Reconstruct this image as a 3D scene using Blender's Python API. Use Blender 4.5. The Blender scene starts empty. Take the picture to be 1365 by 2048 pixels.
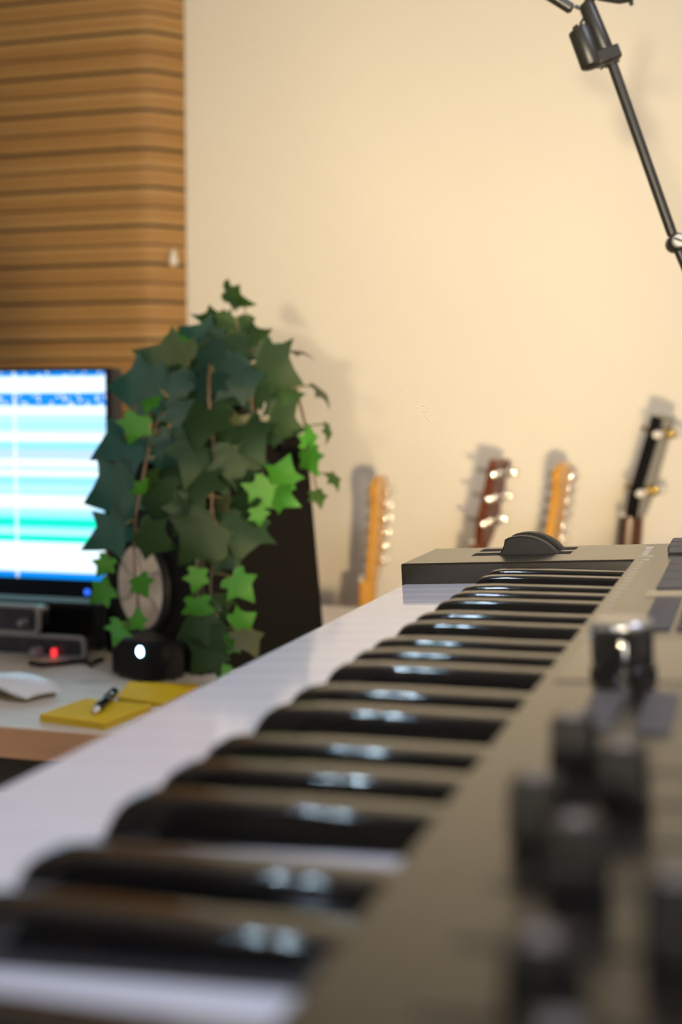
import bpy, bmesh, math, random
from mathutils import Vector, Matrix
random.seed(7)
PI = math.pi

# ------------------------------------------------------------------ camera, world, exposure
ZC = 1.10                      # camera height
FPX = 2624.4                   # focal length in pixels of the 1365x2048 frame
YAW, PITCH = math.radians(17.271), math.radians(4.459)
scene = bpy.context.scene
col = scene.collection
cd = bpy.data.cameras.new('camera')
cam = bpy.data.objects.new('camera', cd); col.objects.link(cam)
cam.location = (0, 0, ZC)
cam.rotation_euler = (PI/2 - PITCH, 0, YAW)
cd.sensor_fit = 'VERTICAL'; cd.sensor_height = 36.0; cd.sensor_width = 24.0
cd.lens = FPX*36.0/2048
cd.clip_start = 0.01
cd.dof.use_dof = True
cd.dof.focus_distance = 0.80
cd.dof.aperture_fstop = 6.3
scene.camera = cam
w = bpy.data.worlds.new('world'); scene.world = w; w.use_nodes = True
w.node_tree.nodes['Background'].inputs[0].default_value = (0.75, 0.72, 0.80, 1)
w.node_tree.nodes['Background'].inputs[1].default_value = 0.05
vs = scene.view_settings
vs.view_transform = 'Standard'; vs.look = 'None'; vs.gamma = 1.0; vs.use_curve_mapping = False
vs.exposure = 0.08

C0 = Vector((0, 0, ZC))
FWD = Vector((-math.sin(YAW)*math.cos(PITCH), math.cos(YAW)*math.cos(PITCH), -math.sin(PITCH)))
RGT = Vector((math.cos(YAW), math.sin(YAW), 0))
UPV = RGT.cross(FWD)
def ray(x, y): return FWD + RGT*((x-682.5)/FPX) + UPV*((1024-y)/FPX)
def atd(x, y, D): return C0 + ray(x, y)*D
def aty(x, y, Y): d = ray(x, y); return C0 + d*(Y/d.y)
def atz(x, y, Z): d = ray(x, y); return C0 + d*((Z-ZC)/d.z)
FL = Vector((-math.sin(YAW), math.cos(YAW), 0))
def plan(X, D, Z): p = RGT*X + FL*D; return Vector((p.x, p.y, Z))

# ------------------------------------------------------------------ materials
def mat(name, rgb, rough=0.5, metal=0.0, noise=0.0, nscale=40.0, bump=0.0, bscale=200.0, spec=0.5, coat=0.0, emit=None, estr=0.0, stretch=None, rgb2=None, trans=0.0, ior=1.5):
    m = bpy.data.materials.new(name); m.use_nodes = True
    nt = m.node_tree; b = nt.nodes['Principled BSDF']
    b.inputs['Base Color'].default_value = (*rgb, 1)
    b.inputs['Roughness'].default_value = rough
    b.inputs['Metallic'].default_value = metal
    b.inputs['IOR'].default_value = ior
    b.inputs['Specular IOR Level'].default_value = spec
    b.inputs['Coat Weight'].default_value = coat
    b.inputs['Coat Roughness'].default_value = 0.08
    if trans: b.inputs['Transmission Weight'].default_value = trans
    if emit:
        b.inputs['Emission Color'].default_value = (*emit, 1); b.inputs['Emission Strength'].default_value = estr
    tc = mp = None
    if noise or bump or rgb2:
        tc = nt.nodes.new('ShaderNodeTexCoord'); mp = nt.nodes.new('ShaderNodeMapping')
        nt.links.new(tc.outputs['Object'], mp.inputs['Vector'])
        if stretch: mp.inputs['Scale'].default_value = stretch
    if noise or rgb2:
        n = nt.nodes.new('ShaderNodeTexNoise'); n.inputs['Scale'].default_value = nscale; n.inputs['Detail'].default_value = 4
        nt.links.new(mp.outputs['Vector'], n.inputs['Vector'])
        r = nt.nodes.new('ShaderNodeValToRGB')
        c2 = rgb2 or tuple(min(1, c*(1+noise)) for c in rgb)
        c1 = rgb if rgb2 else tuple(c*(1-noise) for c in rgb)
        r.color_ramp.elements[0].position = .3; r.color_ramp.elements[1].position = .7
        r.color_ramp.elements[0].color = (*c1, 1); r.color_ramp.elements[1].color = (*c2, 1)
        nt.links.new(n.outputs['Fac'], r.inputs['Fac']); nt.links.new(r.outputs['Color'], b.inputs['Base Color'])
    if bump:
        n2 = nt.nodes.new('ShaderNodeTexNoise'); n2.inputs['Scale'].default_value = bscale
        nt.links.new(mp.outputs['Vector'], n2.inputs['Vector'])
        bp = nt.nodes.new('ShaderNodeBump'); bp.inputs['Strength'].default_value = bump; bp.inputs['Distance'].default_value = 0.001
        nt.links.new(n2.outputs['Fac'], bp.inputs['Height']); nt.links.new(bp.outputs['Normal'], b.inputs['Normal'])
    return m

M = {}
M['wall'] = mat('wall_paint', (.80, .735, .625), .75, noise=.015, nscale=3, bump=.08, bscale=120)
M['ceiling'] = mat('ceiling_paint', (.82, .79, .74), .8, noise=.01)
M['floor'] = mat('floor_wood', (.16, .09, .05), .45, noise=.25, nscale=6, stretch=(1, 12, 1))
M['trim'] = mat('trim_paint', (.75, .72, .66), .5, noise=.01)
M['case'] = mat('satin_case', (.013, .010, .008), .22, ior=1.68, noise=.08, nscale=900, bump=.05, bscale=2500)
M['caselow'] = mat('case_underside', (.02, .02, .022), .5, noise=.05)
M['white_key'] = mat('white_key', (.80, .79, .85), .07, noise=.006, nscale=20)
M['black_key'] = mat('black_key', (.005, .005, .006), .06, noise=.05, nscale=60, ior=1.85)
M['gloss_black'] = mat('gloss_black', (.012, .011, .011), .06, noise=.05, nscale=50)
M['soft_black'] = mat('soft_black', (.010, .009, .009), .42, noise=.1, nscale=200, spec=.2)
M['silver'] = mat('satin_silver', (.60, .58, .56), .25, metal=.9, noise=.03)
M['screw'] = mat('screw_steel', (.72, .70, .64), .4, metal=.3, noise=.03)
M['recess_shade'] = mat('recess_shade_black', (.004, .004, .004), .8, noise=.05)  # flat black on raised plates, standing in for shade inside slots and holes
M['pad'] = mat('rubber_pad', (.10, .092, .098), .55, noise=.06, nscale=300)
M['cap_grey'] = mat('cap_grey', (.22, .20, .205), .5, noise=.04, nscale=200)
M['print'] = mat('white_print', (.75, .73, .70), .5, noise=.02)
M['desk_top'] = mat('desk_top', (.64, .555, .45), .38, rgb2=(.78, .71, .61), nscale=5, stretch=(1.2, 18, 1))
M['desk_edge'] = mat('desk_edge', (.50, .26, .135), .5, rgb2=(.58, .32, .17), nscale=9, stretch=(1, 20, 6))
M['desk_leg'] = mat('desk_leg', (.05, .045, .04), .4, noise=.05)
M['mon'] = mat('monitor_plastic', (.010, .011, .016), .3, noise=.05, nscale=80, spec=.15)
M['spk'] = mat('speaker_vinyl', (.003, .0025, .0024), .6, noise=.12, nscale=500, bump=.1, bscale=900, spec=.06)
M['spk_front'] = mat('speaker_baffle', (.006, .006, .007), .45, noise=.08, nscale=200, spec=.15)
M['cone'] = mat('speaker_cone', (.92, .79, .71), .35, metal=.15, noise=.05, nscale=14)
M['rubber'] = mat('rubber_surround', (.008, .008, .009), .5, noise=.05, spec=.15)
M['pot'] = mat('plant_pot', (.012, .011, .010), .4, noise=.05, spec=.15)
M['soil'] = mat('soil', (.03, .02, .012), .9, noise=.4, nscale=80, bump=.5, bscale=150)
M['leaf_dark'] = mat('leaf_dark', (0.0119, 0.0323, 0.0093), .45, rgb2=(0.0221, 0.0493, 0.0145), nscale=45, bump=.25, bscale=260, spec=.3)
M['leaf_screenlit'] = mat('leaf_screenlit_teal', (0.0102, 0.0323, 0.0229), .42, rgb2=(0.0187, 0.0459, 0.0323), nscale=45, bump=.25, bscale=260, spec=.3)  # dark leaf with the monitor's blue-green light put into its colour
M['leaf_mid'] = mat('leaf_mid', (0.0187, 0.0476, 0.0068), .45, rgb2=(0.0306, 0.0680, 0.0102), nscale=45, bump=.25, bscale=260, spec=.3)
M['leaf_bright'] = mat('leaf_bright', (0.0252, 0.1350, 0.0090), .42, rgb2=(0.0540, 0.2025, 0.0216), nscale=60, bump=.2, bscale=260, spec=.3)
M['leaf_olive'] = mat('leaf_olive', (0.0340, 0.0391, 0.0170), .5, rgb2=(0.0510, 0.0578, 0.0255), nscale=60, spec=.3)
M['vine'] = mat('vine_stem', (0.0850, 0.0527, 0.0255), .6, noise=.2, nscale=60)
M['petiole'] = mat('petiole', (0.1445, 0.1275, 0.0467), .6, noise=.15, nscale=60)
M['grey_frame'] = mat('grey_frame', (.22, .205, .215), .4, noise=.05)
M['unit'] = mat('unit_face', (.012, .013, .020), .25, rgb2=(.035, .034, .050), nscale=110)
M['mouse_white'] = mat('mouse_white', (.80, .80, .82), .2, noise=.01)
M['mouse_base'] = mat('mouse_base', (.16, .11, .06), .4, noise=.05)
M['yellow'] = mat('yellow_paper', (.86, .57, .004), .65, noise=.04, nscale=60)
M['yellow_side'] = mat('yellow_paper_edges', (.56, .35, .02), .8, noise=.12, nscale=200, stretch=(1, 1, 40))
M['chrome'] = mat('chrome', (.82, .80, .76), .12, metal=1, noise=.02)
M['gold'] = mat('gold_plate', (.62, .43, .14), .22, metal=1, noise=.04)
M['maple'] = mat('maple_lacquer', (.62, .285, .040), .22, rgb2=(.72, .36, .065), nscale=16, stretch=(6, 6, .8), coat=.5)
M['rosewood'] = mat('red_mahogany', (.125, .026, .008), .25, rgb2=(.17, .045, .014), nscale=16, stretch=(6, 6, .8), coat=.4)
M['black_gloss'] = mat('black_lacquer', (.010, .010, .011), .15, noise=.05, coat=.6)
M['dark_neck'] = mat('dark_neck_wood', (.07, .022, .008), .3, rgb2=(.10, .036, .012), nscale=16, stretch=(6, 6, .8))
M['pearl'] = mat('pearl_button', (.80, .76, .70), .25, noise=.04, nscale=60)
M['body_red'] = mat('guitar_body_red', (.25, .03, .02), .15, noise=.05, coat=.6)
M['body_blue'] = mat('guitar_body_cream', (.55, .45, .28), .2, noise=.03, coat=.6)
M['arm'] = mat('arm_black', (.022, .020, .016), .38, noise=.06, nscale=90)
M['bam1'] = mat('bamboo_tan', (.40, .215, .066), .55, rgb2=(.455, .252, .082), nscale=8, stretch=(3, 3, 120), bump=.2, bscale=400)
M['bam2'] = mat('bamboo_brown', (.355, .182, .053), .55, rgb2=(.41, .220, .068), nscale=8, stretch=(3, 3, 120), bump=.2, bscale=400)
M['bam3'] = mat('bamboo_light', (.44, .250, .082), .55, rgb2=(.50, .290, .102), nscale=8, stretch=(3, 3, 120), bump=.2, bscale=400)
M['bam_dark'] = mat('bamboo_dark', (.022, .011, .004), .6, noise=.2, nscale=30)
M['bam_mid'] = mat('bamboo_midbrown', (.15, .068, .020), .6, noise=.2, nscale=30)
M['cream'] = mat('cream_plastic', (.85, .80, .72), .35, noise=.02)
M['lamp_metal'] = mat('lamp_metal', (.12, .11, .10), .35, metal=.8, noise=.05)
def translucent(m, rgb, f):
    nt = m.node_tree; b = nt.nodes['Principled BSDF']; out = nt.nodes['Material Output']
    tr = nt.nodes.new('ShaderNodeBsdfTranslucent'); tr.inputs['Color'].default_value = (*rgb, 1)
    mx = nt.nodes.new('ShaderNodeMixShader'); mx.inputs[0].default_value = f
    nt.links.new(b.outputs[0], mx.inputs[1]); nt.links.new(tr.outputs[0], mx.inputs[2]); nt.links.new(mx.outputs[0], out.inputs['Surface'])
translucent(M['leaf_dark'], (.05, .13, .05), .3); translucent(M['leaf_screenlit'], (.05, .30, .24), .4)  # the teal of the second tint is screen light too
translucent(M['leaf_mid'], (.10, .22, .03), .3); translucent(M['leaf_bright'], (.14, .50, .06), .3)
def emitter(name, rgb, s):
    return mat(name, (.02, .02, .02), .5, emit=rgb, estr=s)
M['glow_A'] = emitter('fill_diffuser_neutral', (1.0, .94, .84), 32)
M['glow_A2'] = emitter('lamp_globe_warm', (1.0, .85, .58), 4300)
M['glow_B'] = emitter('lamp_globe_amber', (1.0, .775, .445), 1380)
M['glow_C'] = emitter('led_panel_cool', (.62, .82, 1.0), 1100)
M['glow_D'] = emitter('ceiling_fill_cool', (.72, .79, 1.0), 26)
M['led_white'] = emitter('led_white', (.50, .80, 1.0), 9)
M['led_blue'] = emitter('led_blue', (.03, .16, 1.0), 1.6)
M['led_red'] = emitter('led_red', (1.0, .03, .04), 1.6)

# ------------------------------------------------------------------ mesh helpers
class MB:
    def __init__(s): s.v = []; s.f = []
    def add(s, vs_, fs, T=None):
        o = len(s.v)
        s.v += [tuple(T @ Vector(p)) if T else tuple(p) for p in vs_]
        s.f += [tuple(i+o for i in f) for f in fs]
        return s
    def box(s, lo, hi, T=None):
        (a, b, c), (d, e, f) = lo, hi
        return s.add([(a,b,c),(d,b,c),(d,e,c),(a,e,c),(a,b,f),(d,b,f),(d,e,f),(a,e,f)],
                     [(3,2,1,0),(4,5,6,7),(0,1,5,4),(1,2,6,5),(2,3,7,6),(3,0,4,7)], T)
    def prism(s, pts, z0, z1, T=None):     # outline in xy, counter-clockwise
        n = len(pts)
        return s.add([(x,y,z0) for x,y in pts]+[(x,y,z1) for x,y in pts],
                     [tuple(range(n-1,-1,-1)), tuple(range(n,2*n))]+[(i,(i+1)%n,n+(i+1)%n,n+i) for i in range(n)], T)
    def lathe(s, prof, n=24, T=None):      # (r, z) rows
        vs_ = []; fs = []
        for r, z in prof:
            vs_ += [(r*math.cos(2*PI*i/n), r*math.sin(2*PI*i/n), z) for i in range(n)]
        for j in range(len(prof)-1):
            for i in range(n):
                fs.append((j*n+i, j*n+(i+1)%n, (j+1)*n+(i+1)%n, (j+1)*n+i))
        fs.append(tuple(range(n-1,-1,-1))); fs.append(tuple((len(prof)-1)*n+i for i in range(n)))
        return s.add(vs_, fs, T)
    def tube(s, pts, r, n=10, T=None):
        pts = [Vector(p) for p in pts]; rs = r if isinstance(r, (list, tuple)) else [r]*len(pts)
        vs_ = []; fs = []; prev = None
        for k, p in enumerate(pts):
            d = (pts[min(k+1,len(pts)-1)]-pts[max(k-1,0)]).normalized()
            if prev is None:
                a = d.orthogonal().normalized()
            else:
                a = (prev - d*prev.dot(d)).normalized()
            prev = a; b = d.cross(a)
            vs_ += [p+(a*math.cos(2*PI*i/n)+b*math.sin(2*PI*i/n))*rs[k] for i in range(n)]
        for k in range(len(pts)-1):
            for i in range(n): fs.append((k*n+i, k*n+(i+1)%n, (k+1)*n+(i+1)%n, (k+1)*n+i))
        fs.append(tuple(range(n-1,-1,-1))); fs.append(tuple((len(pts)-1)*n+i for i in range(n)))
        return s.add(vs_, fs, T)
    def mesh(s, name, m, smooth=False, bevel=0.0, seg=2, angle=35):
        me = bpy.data.meshes.new(name); me.from_pydata(s.v, [], s.f); me.update()
        bm = bmesh.new(); bm.from_mesh(me)
        bmesh.ops.recalc_face_normals(bm, faces=bm.faces)
        if bevel:
            es = [e for e in bm.edges if len(e.link_faces) == 2 and e.calc_face_angle(0) > math.radians(30)]
            rb = bmesh.ops.bevel(bm, geom=es, offset=bevel, segments=seg, profile=.5, affect='EDGES', clamp_overlap=True)
            for f_ in bm.faces: f_.smooth = False
            for f_ in rb['faces']: f_.smooth = True
        bm.to_mesh(me); bm.free()
        if smooth:
            me.polygons.foreach_set('use_smooth', [True]*len(me.polygons))
            try: me.set_sharp_from_angle(angle=math.radians(angle))
            except Exception: pass
        me.materials.append(m)
        return me
    def obj(s, name, m, parent=None, **k):
        return link(name, s.mesh(name, m, **k), parent)
def link(name, me, parent=None):
    o = bpy.data.objects.new(name, me); col.objects.link(o)
    if parent: o.parent = parent
    return o
def empty(name, loc=(0,0,0), rz=0.0):
    o = bpy.data.objects.new(name, None); col.objects.link(o)
    o.location = loc; o.rotation_euler = (0, 0, rz); o.empty_display_size = .05
    return o
def tag(o, label, cat, group=None):
    o['label'] = label; o['category'] = cat
    if group: o['group'] = group
    return o
def struct(o, label=None):
    o['kind'] = 'structure'
    if label: o['label'] = label
    return o
def frame(origin, zdir, xhint=Vector((1,0,0))):
    z = Vector(zdir).normalized(); x = Vector(xhint); x = (x-z*x.dot(z)).normalized(); y = z.cross(x)
    return Matrix(((x.x,y.x,z.x,origin[0]),(x.y,y.y,z.y,origin[1]),(x.z,y.z,z.z,origin[2]),(0,0,0,1)))

# ------------------------------------------------------------------ room
YW = 2.42
X0, X1, Y0, ZT = -3.0, 2.6, -5.5, 2.65
struct(MB().box((X0,Y0,-.05),(X1,YW,0)).obj('floor', M['floor']), 'dark brown wooden floor')
struct(MB().box((X0,Y0,ZT),(X1,YW,ZT+.05)).obj('ceiling', M['ceiling']), 'off-white ceiling')
struct(MB().box((X0-.05,YW,-.05),(X1+.05,YW+.08,ZT+.05)).obj('wall_back', M['wall']), 'cream painted wall behind the guitars')
struct(MB().box((X0-.08,Y0,-.05),(X0,YW,ZT+.05)).obj('wall_left', M['wall']), 'cream painted side wall')
struct(MB().box((X1,Y0,-.05),(X1+.08,YW,ZT+.05)).obj('wall_right', M['wall']), 'cream painted side wall')
struct(MB().box((X0-.05,Y0-.08,-.05),(X1+.05,Y0,ZT+.05)).obj('wall_front', M['wall']), 'cream painted wall behind the camera')
struct(MB().box((X0,YW-.015,0),(X1,YW,.09)).obj('baseboard_back', M['trim'], bevel=.003), 'painted baseboard')

# ------------------------------------------------------------------ bamboo blind
def make_blind():
    t = empty('bamboo_blind', (0,0,0))
    tag(t, 'brown striped bamboo blind hanging on the wall behind the monitor', 'blind')
    yf, ye = 2.352, YW-.004
    xf = aty(297, 300, yf).x; xe = aty(371, 300, ye).x; xl = aty(-420, 300, yf).x
    t.location = (xf, yf, ZC-.38)
    path = [(xl, yf), (xl*.5+xf*.5, yf-.004), (xf-.10, yf-.003), (xf-.030, yf-.001), (xf-.006, yf+.001),
            (xf+.004, yf+.008), (xf*.6+xe*.4, yf*.6+ye*.4-.003), (xf*.25+xe*.75, yf*.25+ye*.75-.002), (xe, ye-.001)]
    path = [(x-xf, y-yf) for x, y in path]
    z0 = 0.0; i = 0; z = 0.0
    def slat(h, th):
        vs_ = []; fs = []
        sec = [(-.0015, 0), (.35*-th-.0006, .0), (-th, h*.3), (-th, h*.72), (-.0006, h), (.0018, h), (.0018, 0)]
        sec = [(-.0006, 0), (-th, h*.28), (-th, h*.72), (-.0006, h), (.0016, h*.5)]
        n = len(sec)
        nor = []
        for k in range(len(path)):
            a = Vector(path[max(k-1,0)]); b = Vector(path[min(k+1,len(path)-1)]); d = (b-a).normalized(); nor.append(Vector((-d.y, d.x)))
        for k, (x, y) in enumerate(path):
            for o, zz in sec:
                vs_.append((x+nor[k].x*o, y+nor[k].y*o, zz))
        for k in range(len(path)-1):
            for j in range(n): fs.append((k*n+j, k*n+(j+1)%n, (k+1)*n+(j+1)%n, (k+1)*n+j))
        fs.append(tuple(range(n-1,-1,-1))); fs.append(tuple((len(path)-1)*n+j for j in range(n)))
        return MB().add(vs_, fs)
    P = .0103
    meshes = {k: slat(P-.0002, .0020).mesh('slat', M[k], smooth=True, angle=50) for k in ('bam1','bam2','bam3')}
    meshes['bam_dark'] = slat(.0058, .0010).mesh('slat_dark', M['bam_dark'], smooth=True, angle=50)
    meshes['bam_mid'] = slat(.0050, .0012).mesh('slat_brown', M['bam_mid'], smooth=True, angle=50)
    rnd = random.Random(3)
    while z < 1.42:
        k = i % 8
        key = 'bam_dark' if k == 0 else 'bam_mid' if k == 4 else rnd.choice(['bam1','bam1','bam2','bam3'] if k not in (2, 6) else ['bam2'])
        o = link('slat', meshes[key], t); o.location = (0, 0, z)
        z += .0062 if key == 'bam_dark' else .0054 if key == 'bam_mid' else P
        i += 1
    # head rail and small cream cord pull
    MB().box((path[0][0],-.004,1.425),(.012,.045,1.47)).obj('head_rail', M['bam2'], t, bevel=.003)
    p = aty(347, 515, 2.375) - Vector(t.location)
    pl = MB().lathe([(.002,.016),(.0045,.008),(.008,-.006),(.0085,-.012),(.005,-.016)], 14, Matrix.Translation(p)).obj('cord_pull', M['cream'], t, smooth=True)
    pl['label'] = 'small cream cord pull'
make_blind()

# ------------------------------------------------------------------ desk and what stands on it
ZD = ZC - .30
p0 = atz(0, 1454, ZD)
DY0 = p0.y; DX0, DX1 = -2.2, plan(-.03, 1.55, 0).x
DY1 = 1.90
def make_desk():
    t = empty('desk', (DX0, DY0, 0)); tag(t, 'pale wooden desk with a brown front edge under the monitor', 'desk')
    W_, D_ = DX1-DX0, DY1-DY0
    MB().box((0,.004,ZD-.030),(W_,D_,ZD)).obj('desktop', M['desk_top'], t, bevel=.0012)
    e = MB().box((0,0,ZD-.0295),(W_,.0045,ZD-.0004)).obj('edge_band', M['desk_edge'], t, bevel=.0008); e['label'] = 'brown wood edge band'
    for x in (.05, W_-.10):
        for y in (.06, D_-.10):
            MB().box((x,y,0),(x+.045,y+.045,ZD-.030)).obj('leg', M['desk_leg'], t, bevel=.003)
    MB().box((.095,.075,ZD-.09),(W_-.10,.095,ZD-.030)).obj('apron', M['desk_leg'], t)
make_desk()

def screen_material():
    m = bpy.data.materials.new('screen_image'); m.use_nodes = True
    nt = m.node_tree; b = nt.nodes['Principled BSDF']
    b.inputs['Base Color'].default_value = (.01, .01, .012, 1); b.inputs['Roughness'].default_value = .25
    tc = nt.nodes.new('ShaderNodeTexCoord'); sp = nt.nodes.new('ShaderNodeSeparateXYZ')
    nt.links.new(tc.outputs['Generated'], sp.inputs[0])
    rp = nt.nodes.new('ShaderNodeValToRGB'); cr = rp.color_ramp; cr.interpolation = 'CONSTANT'
    W_=(.90,1.10,1.22); LB=(.30,.78,1.1); PB=(.48,.90,1.15); BL=(0,.27,.92); GR=(0,1.0,.62); LV=(.50,.72,1.1)
    rows = [(742,BL),(752,W_),(786,BL),(811,W_),(830,PB),(848,LB),(852,PB),(866,W_),(884,LB),(901,LV),(920,W_),(934,PB),(938,LB),(942,W_),
            (954,LB),(972,PB),(988,LB),(992,W_),(1018,PB),(1028,LB),(1040,GR),(1057,LB),(1064,PB),(1075,GR),(1089,W_),(1149,BL)]
    y0, y1 = 742, 1162
    els = sorted([(1-(y-y0)/(y1-y0), c) for y, c in rows])
    # ramp runs bottom to top: each colour starts at the row's lower edge
    bounds = [r[0] for r in rows]+[y1]
    items = [((1-(bounds[i+1]-y0)/(y1-y0)), rows[i][1]) for i in range(len(rows))][::-1]
    while len(cr.elements) > 1: cr.elements.remove(cr.elements[0])
    cr.elements[0].position = 0; cr.elements[0].color = (*items[0][1], 1)
    for p, c in items[1:]:
        e = cr.elements.new(max(0.0, min(1.0, p))); e.color = (*c, 1)
    nt.links.new(sp.outputs['Z'], rp.inputs['Fac'])
    # white glyph-like specks on the two blue bars
    mp = nt.nodes.new('ShaderNodeMapping'); mp.inputs['Scale'].default_value = (70, 1, 46); nt.links.new(tc.outputs['Generated'], mp.inputs[0])
    vo = nt.nodes.new('ShaderNodeTexVoronoi'); vo.inputs['Scale'].default_value = 1.0; nt.links.new(mp.outputs[0], vo.inputs['Vector'])
    lt = nt.nodes.new('ShaderNodeMath'); lt.operation = 'LESS_THAN'; lt.inputs[1].default_value = .30; nt.links.new(vo.outputs['Distance'], lt.inputs[0])
    bl = nt.nodes.new('ShaderNodeValToRGB'); bl.color_ramp.interpolation = 'CONSTANT'
    k = lambda y: 1-(y-y0)/(y1-y0)
    bl.color_ramp.elements[0].color = (0,0,0,1); bl.color_ramp.elements[1].position = k(811); bl.color_ramp.elements[1].color = (1,1,1,1)
    e = bl.color_ramp.elements.new(k(788)); e.color = (0,0,0,1)
    e = bl.color_ramp.elements.new(k(752)); e.color = (.7,.7,.7,1)
    nt.links.new(sp.outputs['Z'], bl.inputs['Fac'])
    mu = nt.nodes.new('ShaderNodeMath'); mu.operation = 'MULTIPLY'; nt.links.new(lt.outputs[0], mu.inputs[0]); nt.links.new(bl.outputs['Color'], mu.inputs[1])
    # playhead line
    d = nt.nodes.new('ShaderNodeMath'); d.operation = 'SUBTRACT'; nt.links.new(sp.outputs['X'], d.inputs[0]); d.inputs[1].default_value = .7285
    ab = nt.nodes.new('ShaderNodeMath'); ab.operation = 'ABSOLUTE'; nt.links.new(d.outputs[0], ab.inputs[0])
    l2 = nt.nodes.new('ShaderNodeMath'); l2.operation = 'LESS_THAN'; l2.inputs[1].default_value = .004; nt.links.new(ab.outputs[0], l2.inputs[0])
    m2 = nt.nodes.new('ShaderNodeMath'); m2.operation = 'MULTIPLY'; nt.links.new(l2.outputs[0], m2.inputs[0]); m2.inputs[1].default_value = .7
    mx0 = nt.nodes.new('ShaderNodeMath'); mx0.operation = 'MAXIMUM'; nt.links.new(mu.outputs[0], mx0.inputs[0]); nt.links.new(m2.outputs[0], mx0.inputs[1])
    mx = nt.nodes.new('ShaderNodeMix'); mx.data_type = 'RGBA'
    nt.links.new(mx0.outputs[0], mx.inputs['Factor']); nt.links.new(rp.outputs['Color'], mx.inputs['A']); mx.inputs['B'].default_value = (1.0, 1.05, 1.1, 1)
    nt.links.new(mx.outputs['Result'], b.inputs['Emission Color'])
    b.inputs['Emission Strength'].default_value = 1.15
    return m
def make_monitor():
    D = 1.85
    tr = atd(220, 735, D); ym = tr.y
    br = aty(220, 1203, ym); H = tr.z-br.z; W_ = .56
    t = empty('computer_monitor', (tr.x-W_/2, ym, ZD)); tag(t, 'black computer monitor showing a bright blue and white audio editing screen', 'monitor')
    zb = br.z-ZD; zt = tr.z-ZD; h = W_/2
    MB().box((-h,.004,zb),(h,.040,zt)).obj('housing', M['mon'], t, bevel=.004)
    b = MB()
    st = aty(214, 742, ym).z-ZD; sb = aty(214, 1162, ym).z-ZD; sr = aty(213, 950, ym).x-(tr.x-W_/2)
    b.box((-h,0,st),(h,.004,zt)).box((-h,0,zb),(h,.004,sb)).box((sr,0,sb),(h,.004,st)).box((-h,0,sb),(-sr,.004,st)).obj('bezel', M['mon'], t)
    MB().box((-sr,.0025,sb),(sr,.0038,st)).obj('screen', screen_material(), t)
    MB().box((-.03,.02,.012),(.03,.035,zb+.05)).obj('neck', M['mon'], t, bevel=.003)
    MB().box((-.12,-.03,0),(.12,.13,.012)).obj('stand_base', M['mon'], t, bevel=.004)
    p = aty(175, 1184, ym)
    o = MB().lathe([(.0042,0),(.0042,.0016),(.003,.0024)], 14, Matrix.Translation((p.x-(tr.x-W_/2), 0, p.z-ZD)) @ Matrix.Rotation(PI/2,4,'X')).obj('power_light', M['led_blue'], t)
    o['label'] = 'small blue power light'
make_monitor()

# speaker: turned to face left, width .2, camera-frame plan axes
aF = math.radians(49.4)
nX, nD = -math.sin(aF), -math.cos(aF)
SN = RGT*nX + FL*nD                         # front normal
SW = RGT*(-nD) + FL*nX                      # width direction, to the right and nearer
FR = plan(-.160, 1.46, ZD)                  # front right bottom corner
def make_speaker():
    W_, L, H = .206, .160, .270
    o0 = FR - SW*(W_/2)
    T = Matrix(((SW.x, SN.x, 0, o0.x), (SW.y, SN.y, 0, o0.y), (0, 0, 1, ZD), (0, 0, 0, 1)))  # left-handed guard below
    t = empty('studio_speaker', o0); t.rotation_euler = (0, 0, math.atan2(SW.y, SW.x))
    tag(t, 'black studio speaker with a pale cone standing under the ivy', 'speaker')
    # local: x = width (right), y = back
    h = W_/2
    vs_ = [(-h,.012,0),(h,.012,0),(h,L+.028,0),(-h,L+.028,0),(-h,.012,H),(h,.012,H),(h,L-.002,H),(-h,L-.002,H)]
    MB().add(vs_, [(3,2,1,0),(4,5,6,7),(0,1,5,4),(1,2,6,5),(2,3,7,6),(3,0,4,7)]).obj('cabinet', M['spk'], t, bevel=.003)
    MB().box((-h,0,0),(h,.012,H)).obj('front_baffle', M['spk_front'], t, bevel=.003)
    # woofer centre from the photograph: ray onto the baffle plane
    def onface(x, y):
        d = ray(x, y); s = (o0-C0).dot(SN)/d.dot(SN); P = C0+d*s-o0
        return P.dot(SW), P.z-0 if False else (C0+d*s).z-ZD
    cx, cz = onface(286, 1172)
    _, zt = onface(286, 1090); R_ = abs(zt-cz)
    A = Matrix.Translation((cx, 0, cz)) @ Matrix.Rotation(PI/2, 4, 'X')
    ring = MB().lathe([(R_*1.02,.001),(R_*1.06,.006),(R_*1.22,.008),(R_*1.30,.003),(R_*1.30,-.001)], 40, A)
    wf = ring.obj('woofer', M['rubber'], t, smooth=True, angle=60)
    prof = [(R_*1.03,.0035),(R_*.96,.004),(R_*.55,.0022),(R_*.34,.0016),(R_*.30,.005),(R_*.16,.009),(.0004,.0105)]
    MB().lathe(prof, 40, A).obj('cone', M['cone'], wf, smooth=True, angle=50)
    for k in range(6):
        a = 2*PI*k/6+.35
        MB().tube([(cx+math.cos(a)*R_*.36, -.0032, cz+math.sin(a)*R_*.36), (cx+math.cos(a+.22)*R_*.62, -.0042, cz+math.sin(a+.22)*R_*.62), (cx+math.cos(a+.1)*R_*.96, -.0056, cz+math.sin(a+.1)*R_*.96)], .0006, 5).obj('cone_seam', M['rubber'], wf)
    # tweeter
    A2 = Matrix.Translation((cx, 0, min(H-.045, cz+R_*1.3+.05))) @ Matrix.Rotation(PI/2, 4, 'X')
    tw = MB().lathe([(.034,.0),(.034,.003),(.026,.004),(.016,.001),(.013,.003),(.006,.007),(.0005,.008)], 28, A2).obj('tweeter', M['rubber'], t, smooth=True, angle=50)
    t.location.z = ZD
make_speaker()

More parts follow.
